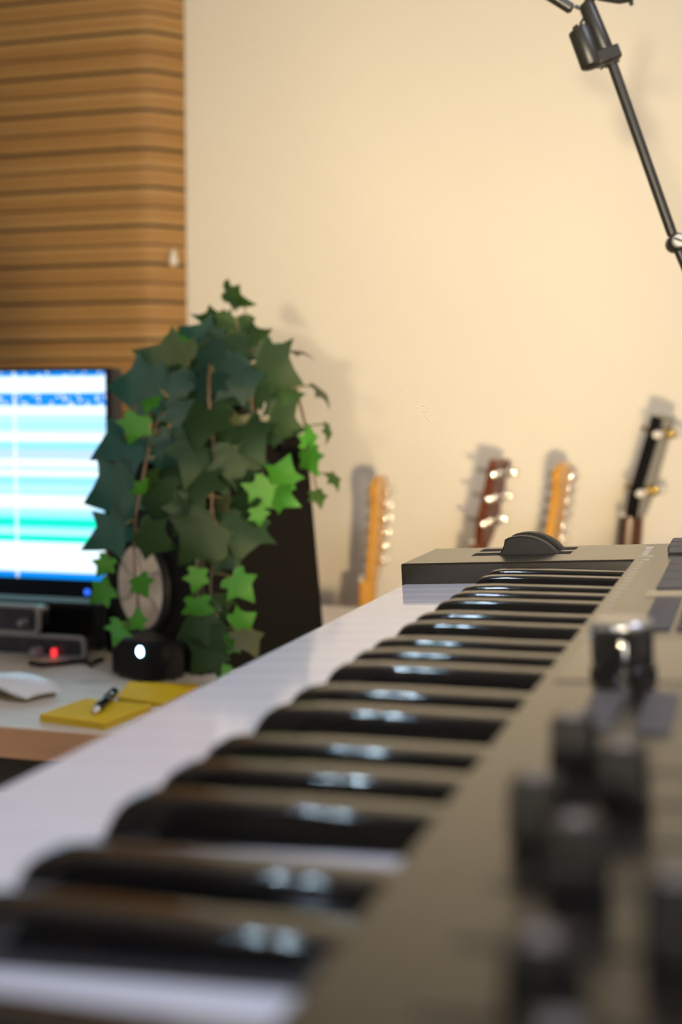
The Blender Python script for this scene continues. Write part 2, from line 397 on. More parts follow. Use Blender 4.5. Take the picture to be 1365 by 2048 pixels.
def make_box_led():
    a = atz(292, 1371, ZD); l = atz(213, 1353, ZD)
    W_ = .074
    t = empty('control_box', a - SW*(W_/2)); t.rotation_euler = (0, 0, math.atan2(SW.y, SW.x)); t.location.z = ZD
    tag(t, 'small black control box with a glowing white light before the speaker', 'control box')
    h = W_/2
    MB().box((-h,0,.002),(h,.052,.046)).obj('body', M['spk_front'], t, bevel=.004)
    for x in (-h+.01, h-.01):
        for y in (.01, .042): MB().lathe([(.004,0),(.004,.0025)], 10, Matrix.Translation((x,y,0))).obj('foot', M['rubber'], t)
    o = MB().lathe([(.0058,-.0005),(.0058,.0015),(.004,.003),(.0004,.0035)], 16, Matrix.Translation((h-.010, 0, .036)) @ Matrix.Rotation(PI/2,4,'X')).obj('power_light', M['led_white'], t, smooth=True)
    o['label'] = 'glowing white power light'
make_box_led()

def rrect(w_, h_, r, n=5):
    pts = []
    for cx, cy, a0 in ((w_-r, r, -PI/2), (w_-r, h_-r, 0), (r, h_-r, PI/2), (r, r, PI)):
        pts += [(cx+r*math.cos(a0+PI/2*i/n), cy+r*math.sin(a0+PI/2*i/n)) for i in range(n+1)]
    return pts
def make_unit(name, label, px_r, py_t, py_b, D, wdt, zbase, leds, knobs, group):
    pr = atd(px_r, (py_t+py_b)/2, D)
    H = .001+abs(atd(px_r, py_t, D).z-atd(px_r, py_b, D).z)
    t = empty(name, (pr.x-wdt, pr.y, zbase)); tag(t, label, 'audio unit', group)
    R90 = Matrix.Rotation(PI/2, 4, 'X')
    MB().prism(rrect(wdt-.008, H-.008, .007), -.030, -.002, Matrix.Translation((.004,0,.004)) @ R90).obj('body', M['unit'], t)
    # rounded grey frame round the face
    o_, i_ = rrect(wdt, H, .009), rrect(wdt-.008, H-.008, .006)
    i_ = [(x+.004, y+.004) for x, y in i_]
    n = len(o_); T = R90
    vs_ = [(x,y,-.004) for x,y in o_]+[(x,y,-.004) for x,y in i_]+[(x,y,.003) for x,y in o_]+[(x,y,.003) for x,y in i_]
    fs = []
    for k in range(n):
        j = (k+1)%n
        fs += [(2*n+k,2*n+j,3*n+j,3*n+k),(k,n+k,n+j,j),(k,j,2*n+j,2*n+k),(n+k,3*n+k,3*n+j,n+j)]
    MB().add(vs_, fs, T).obj('frame', M['grey_frame'], t, smooth=True, angle=50)
    for (x, y) in leds:
        p = aty(x, y, pr.y)
        l = MB().lathe([(.0032,0),(.0032,.0035),(.002,.005)], 12, Matrix.Translation((p.x-(pr.x-wdt), -.002, p.z-zbase)) @ R90).obj('indicator', M['led_red'], t, smooth=True); l['label'] = 'red indicator light'
    for (x, y, r) in knobs:
        p = aty(x, y, pr.y)
        MB().lathe([(r,-.003),(r,.010),(r*.85,.013),(.0005,.0135)], 18, Matrix.Translation((p.x-(pr.x-wdt), -.002, p.z-zbase)) @ R90).obj('knob', M['cap_grey'], t, smooth=True, angle=50)
    return t, H
DU = (.30/((1316-819)/FPX))
DU = .30*FPX/(1314-819)*math.cos(PITCH)**2
u1, h1 = make_unit('audio_interface', 'wide black interface in a grey frame with two red lights', 172, 1268, 1314, 1.575, .30, ZD, [(111,1301),(111,1308)], [(78,1301,.006)], None)
u2, h2 = make_unit('audio_preamp', 'narrower black unit in a grey frame stacked on the interface', 80, 1206, 1264, 1.585, .24, ZD+h1, [], [(52,1243,.004)], None)
u2.location.z = ZD+h1

def make_soundbar():
    p = atd(199, 1250, 1.62)
    W_ = .46; H = .060
    t = empty('sound_bar', (p.x-W_/2, p.y, ZD)); tag(t, 'long black sound bar on the desk under the monitor', 'sound bar')
    MB().box((-W_/2,.004,.003),(W_/2,.050,H)).obj('body', M['rubber'], t, bevel=.004)
    MB().box((-W_/2+.012,0,.008),(W_/2-.012,.005,H-.006)).obj('grille', M['spk'], t, bevel=.002)
    for x in (-W_/2+.04, W_/2-.04): MB().box((x-.012,.01,0),(x+.012,.045,.0032)).obj('foot', M['rubber'], t)
make_soundbar()

# cable between speaker and interface
pc = [atz(x, y, ZD+.0035) for x, y in ((205,1318),(192,1322),(182,1330),(176,1323),(160,1322),(120,1327),(85,1330),(60,1326))]
tag(MB().tube(pc, .0028, 8).obj('audio_cable', M['rubber'], None, smooth=True), 'thin black cable lying on the desk beside the control box', 'cable')

def make_mouse():
    p = atz(22, 1386, ZD)
    t = empty('computer_mouse', (p.x, p.y, ZD), math.radians(-22)); tag(t, 'low white computer mouse on the pale desk', 'mouse')
    n, L, W_ = 12, .112, .058
    vs_ = []; fs = []
    for i in range(n+1):
        s = i/n; x = -L/2+L*s
        wv = W_/2*(1-.10*(2*s-1)**4)*(.86 if i in (0, n) else .95 if i in (1, n-1) else 1)
        hz = .006+.0155*math.sin(PI*(.08+.84*s))**.9
        for j in range(9):
            q = j/8*2-1
            vs_.append((x, q*wv, hz*(1-.25*abs(q)**3)))
    for i in range(n):
        for j in range(8): fs.append((i*9+j, (i+1)*9+j, (i+1)*9+j+1, i*9+j+1))
    m = len(vs_)
    for i in range(n+1):
        for j in (0, 8): pass
    top = MB().add(vs_, fs)
    # skirt closing the shell underneath
    rim = [i*9 for i in range(n+1)]+[n*9+j for j in range(1,9)]+[i*9+8 for i in range(n-1,-1,-1)]+[j for j in range(7,0,-1)]
    low = [(vs_[k][0]*.97, vs_[k][1]*.93, max(.0045, vs_[k][2]-.004)) for k in rim]
    o = len(top.v); top.v += low
    for k in range(len(rim)): top.f.append((rim[k], rim[(k+1)%len(rim)], o+(k+1)%len(rim), o+k))
    top.f.append(tuple(o+k for k in range(len(rim))))
    top.obj('shell', M['mouse_white'], t, smooth=True, angle=60)
    MB().prism([(x*.9,y*.86) for x, y in [(vs_[k][0], vs_[k][1]) for k in rim]], 0, .0047).obj('base', M['mouse_base'], t)
make_mouse()

def make_pad(label, corners, thick):
    P = [atz(x, y, ZD) for x, y in corners]
    c = sum(P, Vector())/4
    t = empty('sticky_note_pad', (c.x, c.y, ZD)); tag(t, label, 'sticky notes', 'yellow sticky note pads')
    q = [((p-c).x, (p-c).y) for p in P]
    MB().prism(q, 0, thick-.0008).obj('sheets', M['yellow_side'], t)
    MB().prism(q, thick-.0008, thick).obj('top_sheet', M['yellow'], t)
make_pad('yellow sticky note pad near the desk edge with a pen on it', [(80,1444),(208,1461),(303,1424),(172,1411)], .0075)
make_pad('yellow sticky note pad farther back beside the control box', [(236,1405),(327,1416),(396,1379),(258,1373)], .0055)
def make_pen():
    a = atz(190, 1422, ZD+.012); b = atz(229, 1384, ZD+.012)
    t = empty('pen', a); tag(t, 'short black pen with a pale tip lying across the sticky notes', 'pen')
    d = (b-a); r = .0048
    lp = lambda s: d*s
    MB().tube([lp(.10),lp(.14),lp(.5),lp(.54)], [.003,r,r,r*.96], 12).obj('barrel', M['gloss_black'], t, smooth=True)
    MB().tube([lp(.54),lp(.62)], [r*.9,r*.9], 12).obj('grip_band', M['cap_grey'], t, smooth=True)
    MB().tube([lp(.62),lp(.97),lp(1.0)], [r*1.08,r*1.08,r*.8], 12).obj('cap', M['gloss_black'], t, smooth=True)
    MB().tube([lp(0),lp(.10)], [.002,.0036], 12).obj('tip', M['pearl'], t, smooth=True)
make_pen()

# ------------------------------------------------------------------ ivy
def cp(cx, cy): return (150+cx/2.395, 560+cy/2.395)
def make_ivy():
    pc_ = plan(-.148, 1.592, ZD+.270)
    t = empty('potted_ivy', pc_); tag(t, 'trailing artificial ivy in a black pot on the speaker', 'plant')
    loc = Vector(pc_)
    MB().lathe([(.040,0),(.044,.004),(.055,.074),(.058,.076),(.058,.084),(.053,.084),(.051,.074),(.0005,.070)], 28).obj('pot', M['pot'], t, smooth=True, angle=40)
    MB().lathe([(.0505,.0705),(.03,.076),(.0005,.079)], 20).obj('soil', M['soil'], t, smooth=True)
    rnd = random.Random(11)
    def P(cx, cy, D):
        x, y = cp(cx, cy); return atd(x, y, D)-loc
    vines = [
        [(700,470,1.56),(560,380,1.50),(470,560,1.44),(405,660,1.43),(360,780,1.42),(330,920,1.415),(297,1080,1.415),(285,1230,1.415),(288,1400,1.41),(300,1560,1.405),(250,1660,1.40)],
        [(720,470,1.56),(660,360,1.48),(640,520,1.43),(655,700,1.425),(668,860,1.42),(655,1090,1.415),(680,1250,1.41),(650,1450,1.405),(665,1560,1.40),(700,1680,1.395),(715,1790,1.395),(690,1880,1.39)],
        [(730,450,1.56),(800,330,1.50),(825,480,1.47),(850,620,1.45),(875,830,1.44),(905,960,1.435),(900,1080,1.43)],
        [(740,450,1.57),(880,330,1.54),(985,330,1.52),(1045,480,1.50),(1095,660,1.49),(1125,820,1.48),(1145,930,1.475),(1165,1050,1.47)],
        [(700,460,1.57),(600,300,1.53),(450,330,1.48),(340,480,1.44),(260,700,1.42),(200,850,1.42),(190,1050,1.42),(160,1230,1.415),(150,1400,1.41),(170,1520,1.405)],
        [(720,450,1.57),(740,280,1.55),(815,200,1.55),(812,120,1.55)],
        [(655,1090,1.415),(600,1230,1.41),(580,1420,1.40),(600,1600,1.395),(640,1760,1.39)],
    ]
    pts = []
    for vi, vn in enumerate(vines):
        V = [P(*q) for q in vn]
        # smooth path (Catmull-Rom)
        S = []
        for k in range(len(V)-1):
            a, b, c, d = V[max(k-1,0)], V[k], V[k+1], V[min(k+2,len(V)-1)]
            for s in (0, .25, .5, .75):
                S.append(.5*((2*b)+(c-a)*s+(2*a-5*b+4*c-d)*s*s+(3*b-a-3*c+d)*s**3))
        S.append(V[-1]); pts += S
        r0 = .0024 if vi < 5 else .0014
        MB().tube(S, [r0*(1-.55*k/len(S)) for k in range(len(S))], 7).obj('vine', M['vine'], t, smooth=True)
    def leafmesh(name, m, wd, notch, seed):
        r = random.Random(seed); j = lambda: r.uniform(-.02, .02)
        R_ = [(.13*wd,-.09),(.30*wd,-.10),(.43*wd+j(),.00+j()),(.36*wd,.10),(.30*wd*notch,.17),(.42*wd,.27),(.56*wd+j(),.43+j()),(.42*wd,.45),(.25*wd*notch,.50),(.17*wd,.68),(.07*wd,.87)]
        mid = [(0,0),(0,.17),(0,.45),(0,.72),(0,1.0)]
        z = lambda x, y: -.20*abs(x)**1.3+.16*math.sin(PI*min(max(y,0),1)*.9)-.12*max(y-.6,0)+.05*math.sin(7*y+3*x)*abs(x)
        v = [(x,y,z(x,y)) for x,y in mid]+[(x,y,z(x,y)) for x,y in R_]+[(-x,y,z(-x,y)) for x,y in R_]
        f = []
        for sgn, o in ((1,5),(-1,5+len(R_))):
            q = [(0,o,o+1,o+2),(0,o+2,o+3,o+4),(0,o+4,1),(1,o+4,o+5,o+6),(1,o+6,o+7),(1,o+7,o+8,2),(2,o+8,o+9,3),(3,o+9,o+10,4)]
            f += q if sgn > 0 else [tuple(reversed(k)) for k in q]
        me = bpy.data.meshes.new(name); me.from_pydata([(x, y-.42, zz) for x,y,zz in v], [], f); me.update()
        me.polygons.foreach_set('use_smooth', [True]*len(me.polygons)); me.materials.append(m)
        return me
    LM = {}
    for k, key in (('d','leaf_dark'),('u','leaf_screenlit'),('m','leaf_mid'),('b','leaf_bright'),('o','leaf_olive')):
        LM[k] = [leafmesh('leaf', M[key], wdt, nt_, 5*i+1) for i, (wdt, nt_) in enumerate(((1.18,1.15),(1.02,1.05),(1.28,1.2)))]
    # (x, y, length, tip angle in the picture, tone, twist about the leaf axis, nod, depth)
    L = [(785,82,150,-18,'m',48,5,1.55),(645,178,150,168,'m',66,0,1.54),(740,190,90,60,'m',40,20,1.54),(760,255,165,-95,'m',10,20,1.51),(870,262,130,15,'m',45,10,1.53),
         (850,300,125,-35,'m',25,10,1.50),(590,285,190,150,'u',20,10,1.48),(487,292,120,-12,'b',45,10,1.46),(430,372,250,165,'d',15,15,1.45),(720,345,190,-100,'d',10,10,1.47),
         (690,430,210,-125,'u',15,10,1.455),(965,440,230,-28,'d',20,15,1.48),(950,345,100,-40,'b',30,20,1.49),(1075,362,140,-22,'o',84,0,1.50),(300,520,250,178,'u',12,15,1.43),
         (490,530,170,-80,'u',20,10,1.44),(640,520,180,-100,'u',15,15,1.44),(790,520,190,-60,'u',20,20,1.455),(360,602,95,-100,'b',25,20,1.42),(285,712,130,-110,'b',15,10,1.41),
         (1000,600,170,-60,'m',25,10,1.485),(1005,690,170,-25,'d',20,20,1.47),(1180,557,130,-62,'o',74,0,1.49),(1205,735,92,-98,'m',68,0,1.485),(1115,747,105,95,'b',50,0,1.475),
         (1140,872,125,-65,'b',35,0,1.47),(1240,967,90,-70,'m',55,0,1.47),(1165,1050,85,-75,'m',35,0,1.465),(215,802,240,-152,'u',15,10,1.42),(510,672,170,-90,'u',20,10,1.43),
         (620,702,230,-100,'d',20,15,1.42),(790,672,100,28,'o',30,0,1.435),(835,775,230,-60,'d',15,15,1.43),(450,832,180,-125,'u',25,10,1.425),(555,862,240,-105,'d',20,15,1.415),
         (780,900,220,-82,'d',18,15,1.425),(1005,915,140,72,'b',5,5,1.42),(1012,1050,130,-25,'b',8,10,1.42),(885,1038,165,-125,'b',35,10,1.42),(880,1132,95,-70,'b',20,30,1.415),
         (180,1018,240,-158,'u',18,10,1.415),(305,997,95,-158,'b',45,0,1.41),(378,940,105,60,'m',35,20,1.415),(410,1062,210,-92,'d',22,15,1.415),(600,1000,215,-95,'d',20,10,1.412),
         (520,1130,190,-112,'d',25,10,1.412),(390,1240,180,-30,'d',20,15,1.41),(150,1220,220,-152,'u',20,10,1.412),(135,1372,105,-120,'b',30,10,1.405),(125,1505,130,-145,'b',10,20,1.40),
         (325,1468,105,-62,'b',20,0,1.395),(300,1620,95,85,'b',30,10,1.40),(205,1690,115,-112,'b',20,20,1.398),(595,1250,255,-128,'d',14,15,1.405),(800,1230,210,-102,'d',16,10,1.415),
         (830,1100,160,-60,'d',25,10,1.42),(720,1080,85,-60,'o',30,0,1.412),(580,1440,115,-100,'b',25,10,1.395),(800,1475,150,-48,'b',8,12,1.39),(595,1590,140,-85,'b',15,15,1.39),
         (810,1630,115,25,'b',25,20,1.39),(740,1345,130,-45,'d',30,10,1.41),(590,1655,200,-150,'d',20,10,1.388),(620,1740,190,-100,'d',20,10,1.385),(625,1815,175,-135,'d',15,15,1.38),
         (725,1760,110,-112,'b',20,15,1.38),(830,1740,150,-62,'o',42,0,1.385),(702,1880,85,-120,'b',20,10,1.375),(700,1560,110,-80,'d',30,10,1.40),
         (560,765,190,-80,'d',20,10,1.435),(690,600,190,-95,'d',15,20,1.45),(480,425,170,-125,'u',20,20,1.46),(590,385,170,-60,'d',20,15,1.48),(880,560,110,-80,'d',25,10,1.47),
         (690,790,170,-70,'d',25,20,1.44),(480,960,170,-80,'d',28,10,1.43),(660,1180,150,-75,'d',25,10,1.42),(690,980,150,-60,'d',25,15,1.43),(540,600,150,-70,'d',25,20,1.45),
         (930,770,120,-20,'d',25,20,1.45),(640,440,170,170,'d',30,20,1.50),(800,400,110,-120,'m',40,10,1.50),(420,700,120,-70,'d',35,10,1.44)]
    for (cx, cy, ln, ang, tone, tw, nod, D) in L:
        size = ln/2.395*D/FPX
        c = P(cx, cy, D)
        a = math.radians(ang)
        Tv = (RGT*math.cos(a)+UPV*math.sin(a)).normalized(); N = -FWD
        sg = rnd.choice((-1, 1))
        N = Matrix.Rotation(math.radians(tw*sg+rnd.uniform(-6,6)), 3, Tv) @ N
        S = Tv.cross(N).normalized()
        q = Matrix.Rotation(math.radians(nod*rnd.choice((-1,1))), 3, S)
        Tv = q @ Tv; N = q @ N
        X = Tv.cross(N)
        o = link('leaf', rnd.choice(LM[tone]), t)
        R3 = Matrix(((X.x,Tv.x,N.x),(X.y,Tv.y,N.y),(X.z,Tv.z,N.z)))
        sc = size*1.13
        Mw = Matrix.Translation(c) @ R3.to_4x4() @ Matrix.Diagonal((sc, sc, sc, 1))
        o.matrix_basis = Mw
        # petiole from the leaf base to the nearest vine
        base = Mw @ Vector((0, -.42, 0))
        np_ = min(pts, key=lambda p: (p-base).length)
        if .004 < (np_-base).length < .075:
            inv = Mw.inverted()
            b0 = inv @ base; b2 = inv @ np_; b1 = (b0+b2)/2+Vector((0,-.05,-.03))
            MB().tube([b0, b1, b2], .0011/sc, 5).obj('petiole', M['petiole'], o, smooth=True)
make_ivy()

# ------------------------------------------------------------------ keyboard controller
K0 = Vector((-.14324, .74805, ZC-.1005))
TILT = math.radians(3.054)
def make_keyboard():
    t = empty('keyboard_controller', K0); t.rotation_euler = (0, -TILT, 0)
    tag(t, 'dark keyboard controller with white and black keys, faders and two wheels', 'keyboard')
    mm = .001
    def U(u, tt, z): return (u*mm, -tt*mm, z*mm)
    # case: C-shaped top with bevelled edges
    ol = [(-52,-90),(200,-90),(200,868),(-52,868),(-52,846),(83.4,846),(83.4,-.9),(-52,-.9)]
    MB().prism([(u*mm,-tt*mm) for u, tt in ol], -.040, .0122).obj('top_case', M['case'], t, bevel=.0011, seg=2)
    MB().box(U(-48,864,-52),U(197,-87,-40)).obj('bottom_case', M['caselow'], t, bevel=.003)
    MB().box(U(-46,846.2,-40),U(83.3,-.8,-19)).obj('key_bed', M['caselow'], t)
    MB().box(U(-52,845.8,-40),U(-50.6,-.8,-17)).obj('front_rail', M['case'], t)
    # white keys
    w_ = 164/7
    cent = {0:21.0, 1:49.3, 3:90.3, 4:117.15, 5:144.0}          # black centres by white index to their left
    half = 7.5
    G_ = .16
    meshes = {}
    for k in range(7):
        a, b = k*w_+G_, (k+1)*w_-G_
        a2 = cent[k-1]+half if (k-1) in cent and k > 0 else a
        b2 = cent[k]-half if k in cent else b
        pl = [(-50,a),(-1.6,a)]
        if a2 > a: pl += [(-1.6,a2)]
        pl += [(96,a2),(96,b2)]
        if b2 < b: pl += [(-1.6,b2)]
        pl += [(-1.6,b),(-50,b)]
        m = MB().prism([(u*mm, -(tt-k*w_)*mm) for u, tt in pl], -.017, 0)
        meshes[k] = m.mesh('white_key', M['white_key'], bevel=.00022, seg=2)
    m = MB().prism([(-.050,-G_*mm),(.096,-G_*mm),(.096,-(w_-G_)*mm),(-.050,-(w_-G_)*mm)], -.017, 0)
    meshes['top'] = m.mesh('white_key', M['white_key'], bevel=.00022, seg=2)
    for n in range(36):
        o = link('white_key', meshes['top' if n == 35 else n%7], t); o.location = (0, -n*w_*mm, 0)
    # black key: lofted, rounded, sloping front, top falling slightly to the rear
    st = [(-.0,-1.5,-1.4),(1.6,2.4,-1.4),(3.6,6.2,-1.4),(5.6,8.6,-1.4),(8.2,9.9,-1.4),(12,10.5,-1.4),(22,10.6,-1.4),(40,10.0,-1.4),(60,9.1,-1.4),(96,7.6,-1.4)]
    vs_ = []; fs = []; nsec = 0
    for u, zt, zb in st:
        fall = max(.02, zt-zb); r = min(1.3, fall*.4)
        wb, wt = 6.6, 6.6-1.5*min(1, fall/12)
        sec = [(-wb,zb)]
        for q in range(5):
            a = PI-(PI/2)*q/4
            sec.append((-wt+r+r*math.cos(a), zt-r+r*math.sin(a)-.10))
        sec.append((0, zt+.12))
        for q in range(5):
            a = PI/2-(PI/2)*q/4
            sec.append((wt-r+r*math.cos(a), zt-r+r*math.sin(a)-.10))
        sec.append((wb,zb)); nsec = len(sec)
        vs_ += [U(u, y, z) for y, z in sec]
    for k in range(len(st)-1):
        for j in range(nsec): fs.append((k*nsec+j, k*nsec+(j+1)%nsec, (k+1)*nsec+(j+1)%nsec, (k+1)*nsec+j))
    fs.append(tuple(range(nsec-1,-1,-1))); fs.append(tuple((len(st)-1)*nsec+j for j in range(nsec)))
    bk = MB().add(vs_, fs).mesh('black_key', M['black_key'], smooth=True, angle=50)
    for octv in range(5):
        for c in (21.0, 49.3, 90.3, 117.15, 144.0):
            o = link('black_key', bk, t); o.location = (0, -(octv*164+c)*mm, 0)
    # pitch and modulation wheels
    def wheel(tc, th, name, lab):
        R_, cu, cz = 27.5, 13.0, -4.2
        pr = []
        for q in range(37):
            a = PI*q/36; r = R_
            # thumb notch on the player's side of the crown
            d = (math.degrees(a)-129)/19
            if abs(d) < 1: r -= 6.0*(1-d*d)**.8
            pr.append((cu+r*math.cos(a), cz+r*math.sin(a)))
        pr += [(cu-R_, -12), (cu+R_, -12)]
        mb = MB(); n = len(pr)
        mb.add([U(u, tc-th/2, z) for u, z in pr]+[U(u, tc+th/2, z) for u, z in pr],
               [tuple(range(n)), tuple(range(2*n-1,n-1,-1))]+[(i,(i+1)%n,n+(i+1)%n,n+i) for i in range(n)])
        o = mb.obj(name, M['soft_black'], t, bevel=.0007, seg=2); o['label'] = lab
        MB().box(U(-17,tc+th/2+1.6,11.0),U(43,tc-th/2-1.6,12.35)).obj('wheel_slot', M['recess_shade'], t)
    wheel(-46, 11, 'pitch_wheel', 'nearer black thumb wheel'); wheel(-71, 11, 'modulation_wheel', 'farther black thumb wheel')
    # glossy display plate, encoder and second knob
    Z = 12.2
    MB().box(U(88.5,347,Z-.3),U(168,273.5,Z+.35)).obj('display_plate', M['gloss_black'], t, bevel=.0002)
    def lathe_at(name, u, tt, prof, m, n=28, ang=40, par=t):
        return MB().lathe([(r*mm, z*mm) for r, z in prof], n, Matrix.Translation(U(u,tt,0))).obj(name, m, par, smooth=True, angle=ang)
    e = lathe_at('encoder', 108, 333, [(10.4,Z+.3),(10.4,Z+2.6),(9.6,Z+3.0),(9.7,26.2),(9.5,26.6),(.2,26.7)], M['gloss_black'], 36, 50)
    ec = lathe_at('encoder_sheen_cap', 108, 333, [(9.4,26.5),(9.75,27.0),(9.7,28.2),(9.2,29.0),(8.2,29.4),(.2,29.5)], M['silver'], 36, 50, e); ec['label'] = 'pale encoder cap standing in for a reflection on the knob top'  # pale metal takes the place of the wall's reflection on a glossy top
    lathe_at('knob', 137, 318, [(7.6,Z+.3),(7.2,25),(6.4,26.2),(.2,26.4)], M['soft_black'], 28)
    # faders
    for i, u in enumerate((107.5,121,107,118,136,120,126,112,130)):
        tt = 449+26*i
        MB().box(U(102,tt+1.1,Z-.3),U(152,tt-1.1,Z+.08)).obj('fader_slot', M['recess_shade'], t)  # black plate on the panel in place of a shaded recess
        cap = MB()
        vs2 = [(-5.4,-4.8,Z+.6),(5.4,-4.8,Z+.6),(5.4,4.8,Z+.6),(-5.4,4.8,Z+.6),(-4.7,-4.0,24.6),(4.7,-4.0,24.6),(4.7,4.0,24.6),(-4.7,4.0,24.6)]
        cap.add([U(u+a, tt+b, c) for a, b, c in vs2], [(3,2,1,0),(4,5,6,7),(0,1,5,4),(1,2,6,5),(2,3,7,6),(3,0,4,7)])
        c_ = cap.obj('fader_cap', M['soft_black'], t, bevel=.0009)
        g = MB().box(U(u-1.7,tt+2.8,24.4),U(u+1.7,tt-2.8,24.9)).obj('cap_marker', M['cap_grey'], c_, bevel=.0002); g['label'] = 'grey cap marker'
    # buttons and pads
    pb = MB().box(U(0,14,Z-.2),U(9,0,Z+1.3)).mesh('button', M['pad'], bevel=.0012)
    for u in (102.5,117.8,133):
        for tt in (366,382.5,399):
            o = link('button', pb, t); o.location = U(u, tt, 0)
    pp = MB().box(U(0,30.5,Z-.2),U(20,0,Z+1.0)).mesh('drum_pad', M['pad'], bevel=.0012)
    for u in (104.5,126.5,148.5):
        for k in range(4):
            o = link('drum_pad', pp, t); o.location = U(u, 2+k*32.6, 0)
    MB().box(U(101,157,Z-.2),U(172,134,Z+.2)).obj('strip_display', M['gloss_black'], t, bevel=.0003)
    sb = MB().box(U(0,12,Z-.2),U(11,0,Z+1.0)).mesh('button_small', M['pad'], bevel=.0008)
    for u in (106.5,119.5,132.5,145.5):
        for k in range(6):
            o = link('button', sb, t); o.location = U(u, 161+k*15.1, 0)
    tb = MB().box(U(0,24,Z-.2),U(20,0,Z+4.5)).mesh('transport_button', M['pad'], bevel=.0012)
    for u in (100.5,123,146):
        for k in range(2):
            o = link('button', tb, t); o.location = U(u, -79+k*27.5, 0)
    # printed white marks: per-semitone ticks along the panel edge and the illegible wordmark
    tk = MB().box(U(-1.9,.45,Z-.1),U(1.9,-.45,Z+.06)).mesh('tick_mark', M['print'])
    for k in range(19):
        o = link('tick_mark', tk, t); o.location = U(88.4, 17+k*13.667, 0)
    for tt, u0, u1, dt in ((-70,84.6,90.2,2.4),(-64.5,86,89.5,1.6),(-59,86,89.5,2.4),(-53,86,89.5,1.4),(-48,86,90.5,1.2),(-43,86,89.5,2.2),(-37,86,89.5,1.4),(-32,86,89.5,2.2),(-26,86,89.5,1.6),(-19,85.2,93,2.2),(1,88.4,92.4,3.2)):
        MB().box(U(u0,tt+dt,Z-.1),U(u1,tt,Z+.06)).obj('letter', M['print'], t)
make_keyboard()

# stand carrying the keyboard
def make_stand():
    t = empty('keyboard_stand', (K0.x+.07, K0.y-.38, 0)); tag(t, 'black metal stand carrying the keyboard controller', 'stand')
    zt = K0.z-.052
    for y in (.28, -.30):
        for s in (-1, 1):
            a = Vector((-.20*s, y+.012*s, .015)); b = Vector((.13*s, y+.012*s, zt-.035+.13*s*math.tan(TILT)+.0))
            MB().tube([a, b], .012, 10).obj('leg', M['arm'], t, smooth=True)
        za, zb = zt-.018-.11*math.tan(TILT)+.07*math.tan(TILT)*0, 0
        o = MB().box((-.14,y-.016,-.012),(.14,y+.016,.012)).obj('support_arm', M['arm'], t, bevel=.003)
        o.location = (0, 0, zt-.0125+.07*math.tan(TILT)); o.rotation_euler = (0, -TILT, 0)
        MB().box((-.24,y-.03,0),(.24,y+.03,.02)).obj('foot_bar', M['arm'], t, bevel=.004)
make_stand()

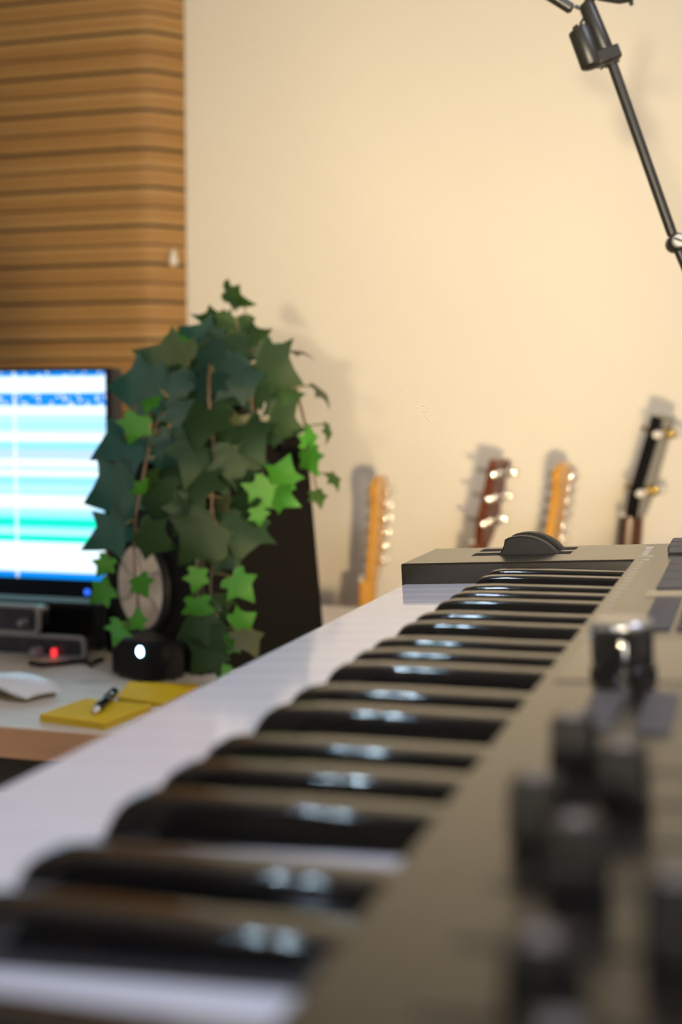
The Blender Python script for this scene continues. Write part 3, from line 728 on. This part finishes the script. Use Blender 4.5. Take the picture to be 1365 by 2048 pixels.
# ------------------------------------------------------------------ guitars
YG = 2.27
def make_guitar(name, label, tip, nut, style):
    pt, pn = aty(*tip, YG), aty(*nut, YG)
    t = empty(name, (0,0,0)); tag(t, label, 'guitar', 'guitars leaning in the rack')
    head, neckm, bodym = style['head'], style['neck'], style['body']
    hl = (pt-pn).length
    back = style.get('back', 0.0)            # headstock tilts back by this angle
    lean = math.atan2(pt.x-pn.x, pt.z-pn.z) - back
    # local frame: z along the neck, x = rear of the guitar (world +x), y towards the wall
    Rm = Matrix.Rotation(lean, 4, 'Y')
    bl = (pn.z-.050)/math.cos(lean)
    NL = bl-.36
    bot = Rm @ Vector((.03, 0, -bl))
    t.location = (pn.x, pn.y, pn.z); t.rotation_mode = 'XYZ'; t.rotation_euler = (0, lean, -math.radians(style.get('yaw', 0)))
    # neck
    secs = []
    n = 10
    vs_ = []; fs = []
    rows = [(0.0,.021,.0195),(-.03,.0215,.020),(-.2,.024,.021),(-NL,.027,.023),(-NL-.10,.028,.022)]
    for z, hw, th in rows:
        th *= style.get('thick', 1)**.8
        vs_ += [(-.001, -hw, z)] + [(th*math.sin(PI*q/8)**.8 if 0 < q < 8 else .002, -hw*math.cos(PI*q/8), z) for q in range(9)] + [(-.001, hw, z)]
    m = 11
    for k in range(len(rows)-1):
        for j in range(m): fs.append((k*m+j, k*m+(j+1)%m, (k+1)*m+(j+1)%m, (k+1)*m+j))
    fs.append(tuple(range(m-1,-1,-1))); fs.append(tuple((len(rows)-1)*m+j for j in range(m)))
    MB().add(vs_, fs).obj('neck', M[neckm], t, smooth=True, angle=50)
    MB().box((-.006,-.0215,-NL-.10),(-.0005,.0215,-.002)).obj('fingerboard', M[style['board']], t, bevel=.001)
    MB().box((-.0085,-.0215,-.002),(0,.0215,.004)).obj('nut', M['pearl'], t, bevel=.0006)
    for k in range(6):
        y = -.016+.0064*k
        MB().tube([(-.0095,y,.0),(-.011,y*1.35,-bl+.10)], .0005, 4).obj('string', M['chrome'], t)
    # headstock outline (y, z), scaled to length
    Hs = Matrix.Rotation(back, 4, 'Y')
    hd = empty('headstock'); hd.parent = t; hd.rotation_euler = (0, back, 0)
    col.objects.unlink(hd); bpy.data.objects.remove(hd)
    s = hl
    if style['type'] == 'inline':
        ol = [(-.021,0),(.021,0),(.034,.09*s/.19),(.042,.12*s/.19*.9),(.044,.165*s/.19),(.030,.184*s/.19),(.005,s),(-.020,s*.985),(-.034,s*.93),(-.038,s*.85),(-.030,s*.77),(-.022,s*.70),(-.021,s*.3)]
        ol = [(-.021,0),(.021,0),(.025,s*.12),(.033,s*.20),(.036,s*.5),(.040,s*.80),(.036,s*.93),(.018,s*.995),(-.006,s),(-.026,s*.965),(-.036,s*.90),(-.036,s*.82),(-.028,s*.75),(-.023,s*.66),(-.022,s*.35)]
        x0, x1 = .004, .0185
    else:
        ol = [(-.021,0),(.021,0),(.030,s*.10),(.038,s*.22),(.034,s*.90),(.036,s*.985),(.014,s),(0,s*.985),(-.014,s),(-.036,s*.985),(-.034,s*.90),(-.038,s*.22),(-.030,s*.10)]
        x0, x1 = .001, .016*style.get('thick', 1)
    P2 = Matrix(((0,0,1,0),(1,0,0,0),(0,1,0,0),(0,0,0,1)))      # (y,z,x) -> xyz
    h_ = MB().prism(ol, x0, x1, Hs @ P2).obj('headstock', M[head], t, bevel=.002)
    tun = M[style['tuner']]; but = M[style['button']]
    def tuner(y, z, side):
        # gear housing on the rear face, string post in front, button beyond the edge
        T = Hs @ Matrix.Translation((x1, y, z))
        g = MB().box((0,-.008,-.0085),(.0085,.008,.0085)).mesh('tuner', tun, bevel=.0035, seg=2)
        go = link('tuner', g, t); go.matrix_basis = T
        dome = MB().lathe([(.0062,.0075),(.0062,.0095),(.0045,.0115),(.0004,.0125)], 14, Matrix.Rotation(PI/2,4,'Y')).obj('gear_cover', tun, go, smooth=True)
        MB().lathe([(.0036,-.035),(.0036,-.0165),(.0005,-.0160)], 10, Matrix.Rotation(PI/2,4,'Y')).obj('string_post', tun, go, smooth=True)
        yb = side*style.get('reach', .024)
        MB().tube([(.0045,side*.006,0),(.0045,yb,0)], .0022, 8).obj('button_shaft', tun, go, smooth=True)
        bw, bh = style.get('bsize', (.0085, .0055))
        bb = MB().lathe([(.0005,-.0085),(.0055,-.007),(.0072,0),(.0055,.007),(.0005,.0085)], 14, Matrix.Translation((.0045, yb+side*bw, 0)) @ Matrix.Diagonal((bh/.0072, bw/.0072, 1, 1)) @ Matrix.Rotation(PI/2,4,'X') @ Matrix.Diagonal((1,1,1,1))).obj('tuner_button', but, go, smooth=True)
    if style['type'] == 'inline':
        for k in range(6): tuner(.022+.0015*k*0, s*(.175+.134*k)*1.0, 1)
    else:
        nn = style.get('n', 3)
        for k in range(nn):
            z = s*(.28+.56*k/(nn-1))
            tuner(.022, z, 1); tuner(-.022, z, -1)
    # body
    ob = [(0,.0),(.055,.015),(.085,.055),(.14,.06),(.155,.02),(.150,-.03),(.125,-.10),(.118,-.15),(.140,-.22),(.165,-.29),(.160,-.35),(.120,-.40),(0,-.42)]
    if style.get('acoustic'):
        ob = [(0,.0),(.07,.0),(.125,-.02),(.142,-.08),(.130,-.15),(.122,-.20),(.150,-.28),(.185,-.36),(.180,-.43),(.13,-.475),(0,-.485)]
    zt = -NL-.02
    sc = (bl+zt)/abs(ob[-1][1]); ys = .128/max(p[0] for p in ob)
    full = [(y*ys, z*sc+zt) for y, z in ob[::-1]] + [(-y*ys, z*sc+zt) for y, z in ob[1:-1]]
    th = .10 if style.get('acoustic') else .044
    MB().prism(full, .012 if not style.get('acoustic') else .0, .012+th, P2).obj('body', M[bodym], t, bevel=.008, seg=3)
    fx = .0115 if not style.get('acoustic') else -.0004
    MB().box((fx-.006,-.03,-bl+.085),(fx,.03,-bl+.12)).obj('bridge', M['chrome' if not style.get('acoustic') else 'dark_neck'], t, bevel=.0015)
    if style.get('acoustic'):
        MB().lathe([(.046,-.0008),(.046,.0)], 28, Matrix.Translation((-.0002,0,zt-.13)) @ Matrix.Rotation(-PI/2,4,'Y')).obj('sound_hole', M['recess_shade'], t)
    else:
        for z in (-bl+.15, -bl+.20, -bl+.25): MB().box((fx-.004,-.035,z-.009),(fx,.035,z+.009)).obj('pickup', M['gloss_black'], t, bevel=.002)
    bpy.context.view_layer.update()
    return t
ST1 = dict(type='inline', head='maple', neck='maple', board='maple', body='body_red', tuner='chrome', button='chrome', blen=.775)
ST2 = dict(type='pair', yaw=9, head='rosewood', neck='rosewood', board='dark_neck', body='body_red', tuner='chrome', button='chrome', back=.0, blen=.77)
ST3 = dict(type='inline', yaw=8, head='maple', neck='maple', board='maple', body='body_blue', tuner='chrome', button='chrome', blen=.78)
ST4 = dict(type='pair', n=2, yaw=13, thick=1.45, head='black_gloss', neck='dark_neck', board='black_gloss', body='dark_neck', tuner='gold', button='pearl', back=math.radians(11), reach=.020, bsize=(.014,.0075), blen=.80, acoustic=True)
make_guitar('electric_guitar', 'amber maple guitar head with six chrome tuners, leftmost in the rack', (748,950), (733,1158), ST1)
make_guitar('electric_guitar', 'dark red mahogany guitar head tilted right, second in the rack', (994,914), (957,1085), ST2)
make_guitar('electric_guitar', 'amber maple guitar head rising behind the two thumb wheels', (1117,922), (1086,1110), ST3)
make_guitar('acoustic_guitar', 'tall black guitar head with gold tuners and pearl buttons, rightmost', (1318,826), (1257,1030), ST4)

def make_rack():
    a = aty(680, 1150, YG).x; b = aty(1360, 1150, YG).x+.25
    t = empty('guitar_rack', ((a+b)/2, YG, 0)); tag(t, 'low black guitar rack along the wall', 'guitar rack')
    h = (b-a)/2
    for y in (-.07, .07):
        MB().tube([(-h,y,.020),(h,y,.020)], .010, 10).obj('floor_bar', M['arm'], t, smooth=True)
    for x in (-h, h):
        MB().tube([(x,-.115,.012),(x,.125,.012)], .012, 10).obj('end_foot', M['arm'], t, smooth=True)
make_rack()

# ------------------------------------------------------------------ articulated arm, upper right
def make_arm():
    D = 1.06
    J = atd(1353, 486, D)
    t = empty('articulated_arm', (J.x+.16, J.y+.02, 0)); tag(t, 'thin black articulated arm stand with a silver screw joint at upper right', 'arm stand')
    o0 = Vector(t.location)
    A = lambda x, y, d=D: atd(x, y, d)-o0
    px = D/FPX
    up = (A(1222,128)-A(1353,486)).normalized()
    # upper rod, two parallel bars close together
    MB().tube([A(1346,470),A(1226,130)], 10.5*px, 14).obj('upper_rod', M['arm'], t, smooth=True)
    T = frame(A(1353,486), -FWD, RGT)
    jn = MB().lathe([(17*px,-.008),(18*px,-.006),(18*px,.006),(16*px,.008)], 28, T).obj('joint', M['arm'], t, smooth=True, angle=40)
    sc = MB().lathe([(13*px,.0078),(13*px,.0100),(11*px,.0112),(.0003,.0114)], 24, T)  .obj('screw', M['screw'], jn, smooth=True, angle=40); sc['label'] = 'silver screw head'
    MB().box((-12*px,-1.6*px,.0110),(12*px,1.6*px,.0120), T @ Matrix.Rotation(-.35,4,'Z')).obj('screw_slot', M['recess_shade'], jn)
    # lower rod down to the pole
    low = A(1520,880)
    MB().tube([A(1356,494),low], 10.5*px, 14).obj('lower_rod', M['arm'], t, smooth=True)
    MB().lathe([(.010,-.012),(.011,-.010),(.011,.010),(.010,.012)], 20, frame(low, -FWD, RGT)).obj('pivot', M['arm'], t, smooth=True, angle=40)
    MB().tube([low, Vector((low.x, low.y, .03))], .011, 14).obj('pole', M['arm'], t, smooth=True)
    for k in range(3):
        a = 2*PI*k/3+.4
        MB().tube([Vector((low.x,low.y,.12)), Vector((low.x+.22*math.cos(a), low.y+.22*math.sin(a), .008))], .008, 10).obj('foot', M['arm'], t, smooth=True)
    # head: sleeve, side cylinder, clamp, washer
    MB().tube([A(1216,112),A(1214,106),A(1176,14),A(1172,6)], [14*px,16.5*px,16.5*px,12*px], 18).obj('sleeve', M['arm'], t, smooth=True, angle=60)
    cyl = MB().tube([A(1186,134),A(1185,130),A(1160,62),A(1158,58)], [21*px,23*px,23*px,21*px], 20).obj('side_cylinder', M['arm'], t, smooth=True, angle=60)
    MB().tube([A(1160,60),A(1163,45),A(1171,33)], 3*px, 8).obj('bail', M['arm'], t, smooth=True)
    MB().tube([A(1150,60),A(1157,54)], 7*px, 10).obj('end_stud', M['arm'], t, smooth=True)
    sd = (A(1240,108)-A(1198,124)).normalized()
    cl = frame(A(1216,112), up, RGT)
    MB().box((-.010,-.0075,-.0055),(.0095,.0075,.0055), cl).obj('clamp', M['arm'], t, bevel=.0012)
    MB().lathe([(13*px,-.0006),(13*px,.0006)], 20, frame(A(1223,129), up, RGT)).obj('washer', M['arm'], t)
    MB().tube([A(1202,139),A(1208,134),A(1240,122)], 1.8*px, 8).obj('thumb_pin', M['arm'], t, smooth=True)
    # cross links above
    MB().tube([A(1168,19),A(1150,12)], 4*px, 8).obj('link_pin', M['arm'], t, smooth=True)
    MB().tube([A(1146,19),A(1142,17),A(1096,-12),A(1050,-40)], [6*px,11*px,11*px,11*px], 14).obj('side_rod', M['arm'], t, smooth=True)
    MB().tube([A(1176,10),A(1196,-30),A(1216,-110)], 10*px, 12).obj('neck_rod', M['arm'], t, smooth=True)
    MB().tube([A(1196,-6),A(1240,-1),A(1262,-4)], [7*px,9*px,8*px], 10).obj('top_link', M['arm'], t, smooth=True)
    MB().tube([A(1262,-10),A(1264,10)], 4.5*px, 10).obj('hook', M['arm'], t, smooth=True)
make_arm()

# ------------------------------------------------------------------ lamps (outside the picture; some added as fill)
def spot_lamp():
    c = Vector((-.03, -.55, ZC+.03))
    t = empty('spot_lamp', (c.x, c.y, 0)); tag(t, 'unseen spot lamp close behind the camera, its hood added to narrow the beam', 'lamp')
    d = (aty(960, 170, YW)-c).normalized()
    T = frame((0,0,c.z), d, Vector((1,0,0)))
    MB().lathe([(.11,0),(.11,.012),(.02,.022),(.0005,.022)], 28).obj('base', M['lamp_metal'], t, smooth=True, angle=40)
    q = d*-.04
    MB().tube([(q.x,q.y,.02),(q.x,q.y,c.z-.03)], .008, 12).obj('pole', M['lamp_metal'], t, smooth=True)
    MB().lathe([(.012,-.045),(.030,-.036),(.037,-.010),(.040,.150),(.0385,.150),(.0355,-.008),(.0005,-.010)], 32, T).obj('hood', M['soft_black'], t, smooth=True, angle=50)  # long hood added to keep this lamp's light off the keyboard
    g = MB().lathe([(.028,-.008),(.028,-.002),(.0005,-.001)], 24, T).obj('bulb_face', M['glow_A2'], t); g['label'] = 'glowing lamp face'
spot_lamp()
def wall_lamp():
    c = Vector((-.05, 1.04, ZC-.22))
    t = empty('wall_washer_lamp', (c.x, c.y, 0)); tag(t, 'small hooded warm lamp behind the far end of the keyboard', 'lamp')
    d = Vector((-.44, 1, .25)).normalized()
    T = frame((0,0,c.z), d, Vector((1,0,0)))
    MB().lathe([(.11,0),(.11,.012),(.02,.022),(.0005,.022)], 28).obj('base', M['lamp_metal'], t, smooth=True, angle=40)
    q = d*-.03
    MB().tube([(q.x,q.y,.02),(q.x,q.y,c.z-.03)], .008, 12).obj('pole', M['lamp_metal'], t, smooth=True)
    MB().lathe([(.012,-.035),(.030,-.028),(.041,-.008),(.044,.056),(.0425,.056),(.0395,-.006),(.0005,-.008)], 32, T).obj('hood', M['soft_black'], t, smooth=True, angle=50)  # hood added so the light misses the plant and desk
    g = MB().lathe([(.030,-.006),(.030,-.001),(.0005,0)], 24, T).obj('bulb_face', M['glow_B'], t); g['label'] = 'glowing lamp face'
wall_lamp()
def led_lamp():
    c = Vector((-.42, -.60, ZC+.42))
    t = empty('led_panel_lamp', (c.x, c.y, 0)); tag(t, 'stand lamp with two small cool white panels', 'lamp')
    d = (Vector((-.10, .35, ZC-.09))-c).normalized()
    MB().lathe([(.13,0),(.13,.012),(.02,.022),(.0005,.022)], 28).obj('base', M['lamp_metal'], t, smooth=True, angle=40)
    MB().tube([(0,-.03,.02),(0,-.03,c.z)], .008, 12).obj('pole', M['lamp_metal'], t, smooth=True)
    for ox, oz in ((-.023,.034),(.024,-.034)):
        T = frame((ox,0,c.z+oz), d, Vector((1,0,0)))
        MB().tube([(0,-.03,c.z+oz*.2),(ox,-.012,c.z+oz)], .004, 8).obj('bracket', M['lamp_metal'], t, smooth=True)
        hd = MB().box((-.016,-.020,-.010),(.016,.020,.004), T).obj('panel_housing', M['lamp_metal'], t, bevel=.002)
        MB().box((-.008,-.010,.0035),(.008,.010,.006), T).obj('light_panel', M['glow_C'], hd)
led_lamp()

def fill_lamp():  # unseen soft fill, added to light the room without sharp shadows
    c = Vector((.85, -3.1, ZC+.25))
    t = empty('fill_lamp', (c.x, c.y, 0)); tag(t, 'large round fill lamp added far behind the camera, unseen', 'lamp')
    d = Vector((-.20, 1, .03)).normalized()
    T = frame((0,0,c.z), d, Vector((1,0,0)))
    MB().lathe([(.17,0),(.17,.012),(.02,.022),(.0005,.022)], 28).obj('base', M['lamp_metal'], t, smooth=True, angle=40)
    MB().tube([(.03,-.13,.02),(.03,-.13,c.z)], .011, 12).obj('pole', M['lamp_metal'], t, smooth=True)
    MB().lathe([(.03,-.16),(.08,-.14),(.36,-.02),(.375,.03),(.372,.03),(.355,-.018),(.0005,-.02)], 36, T).obj('hood', M['lamp_metal'], t, smooth=True, angle=50)
    g = MB().lathe([(.350,-.012),(.350,-.004),(.0005,-.003)], 32, T).obj('diffuser', M['glow_A'], t); g['label'] = 'glowing round diffuser'
fill_lamp()
def ceiling_fill():  # unseen fill, added to light the white keys and desk coolly from above
    t = empty('ceiling_fill_light', (.95, .35, ZT)); tag(t, 'added cool white fill panel on the ceiling, unseen', 'ceiling light')
    MB().box((-.46,-.21,-.035),(.46,.21,0)).obj('housing', M['cream'], t, bevel=.004)
    MB().box((-.43,-.18,-.040),(.43,.18,-.0345)).obj('diffuser', M['glow_D'], t)
ceiling_fill()
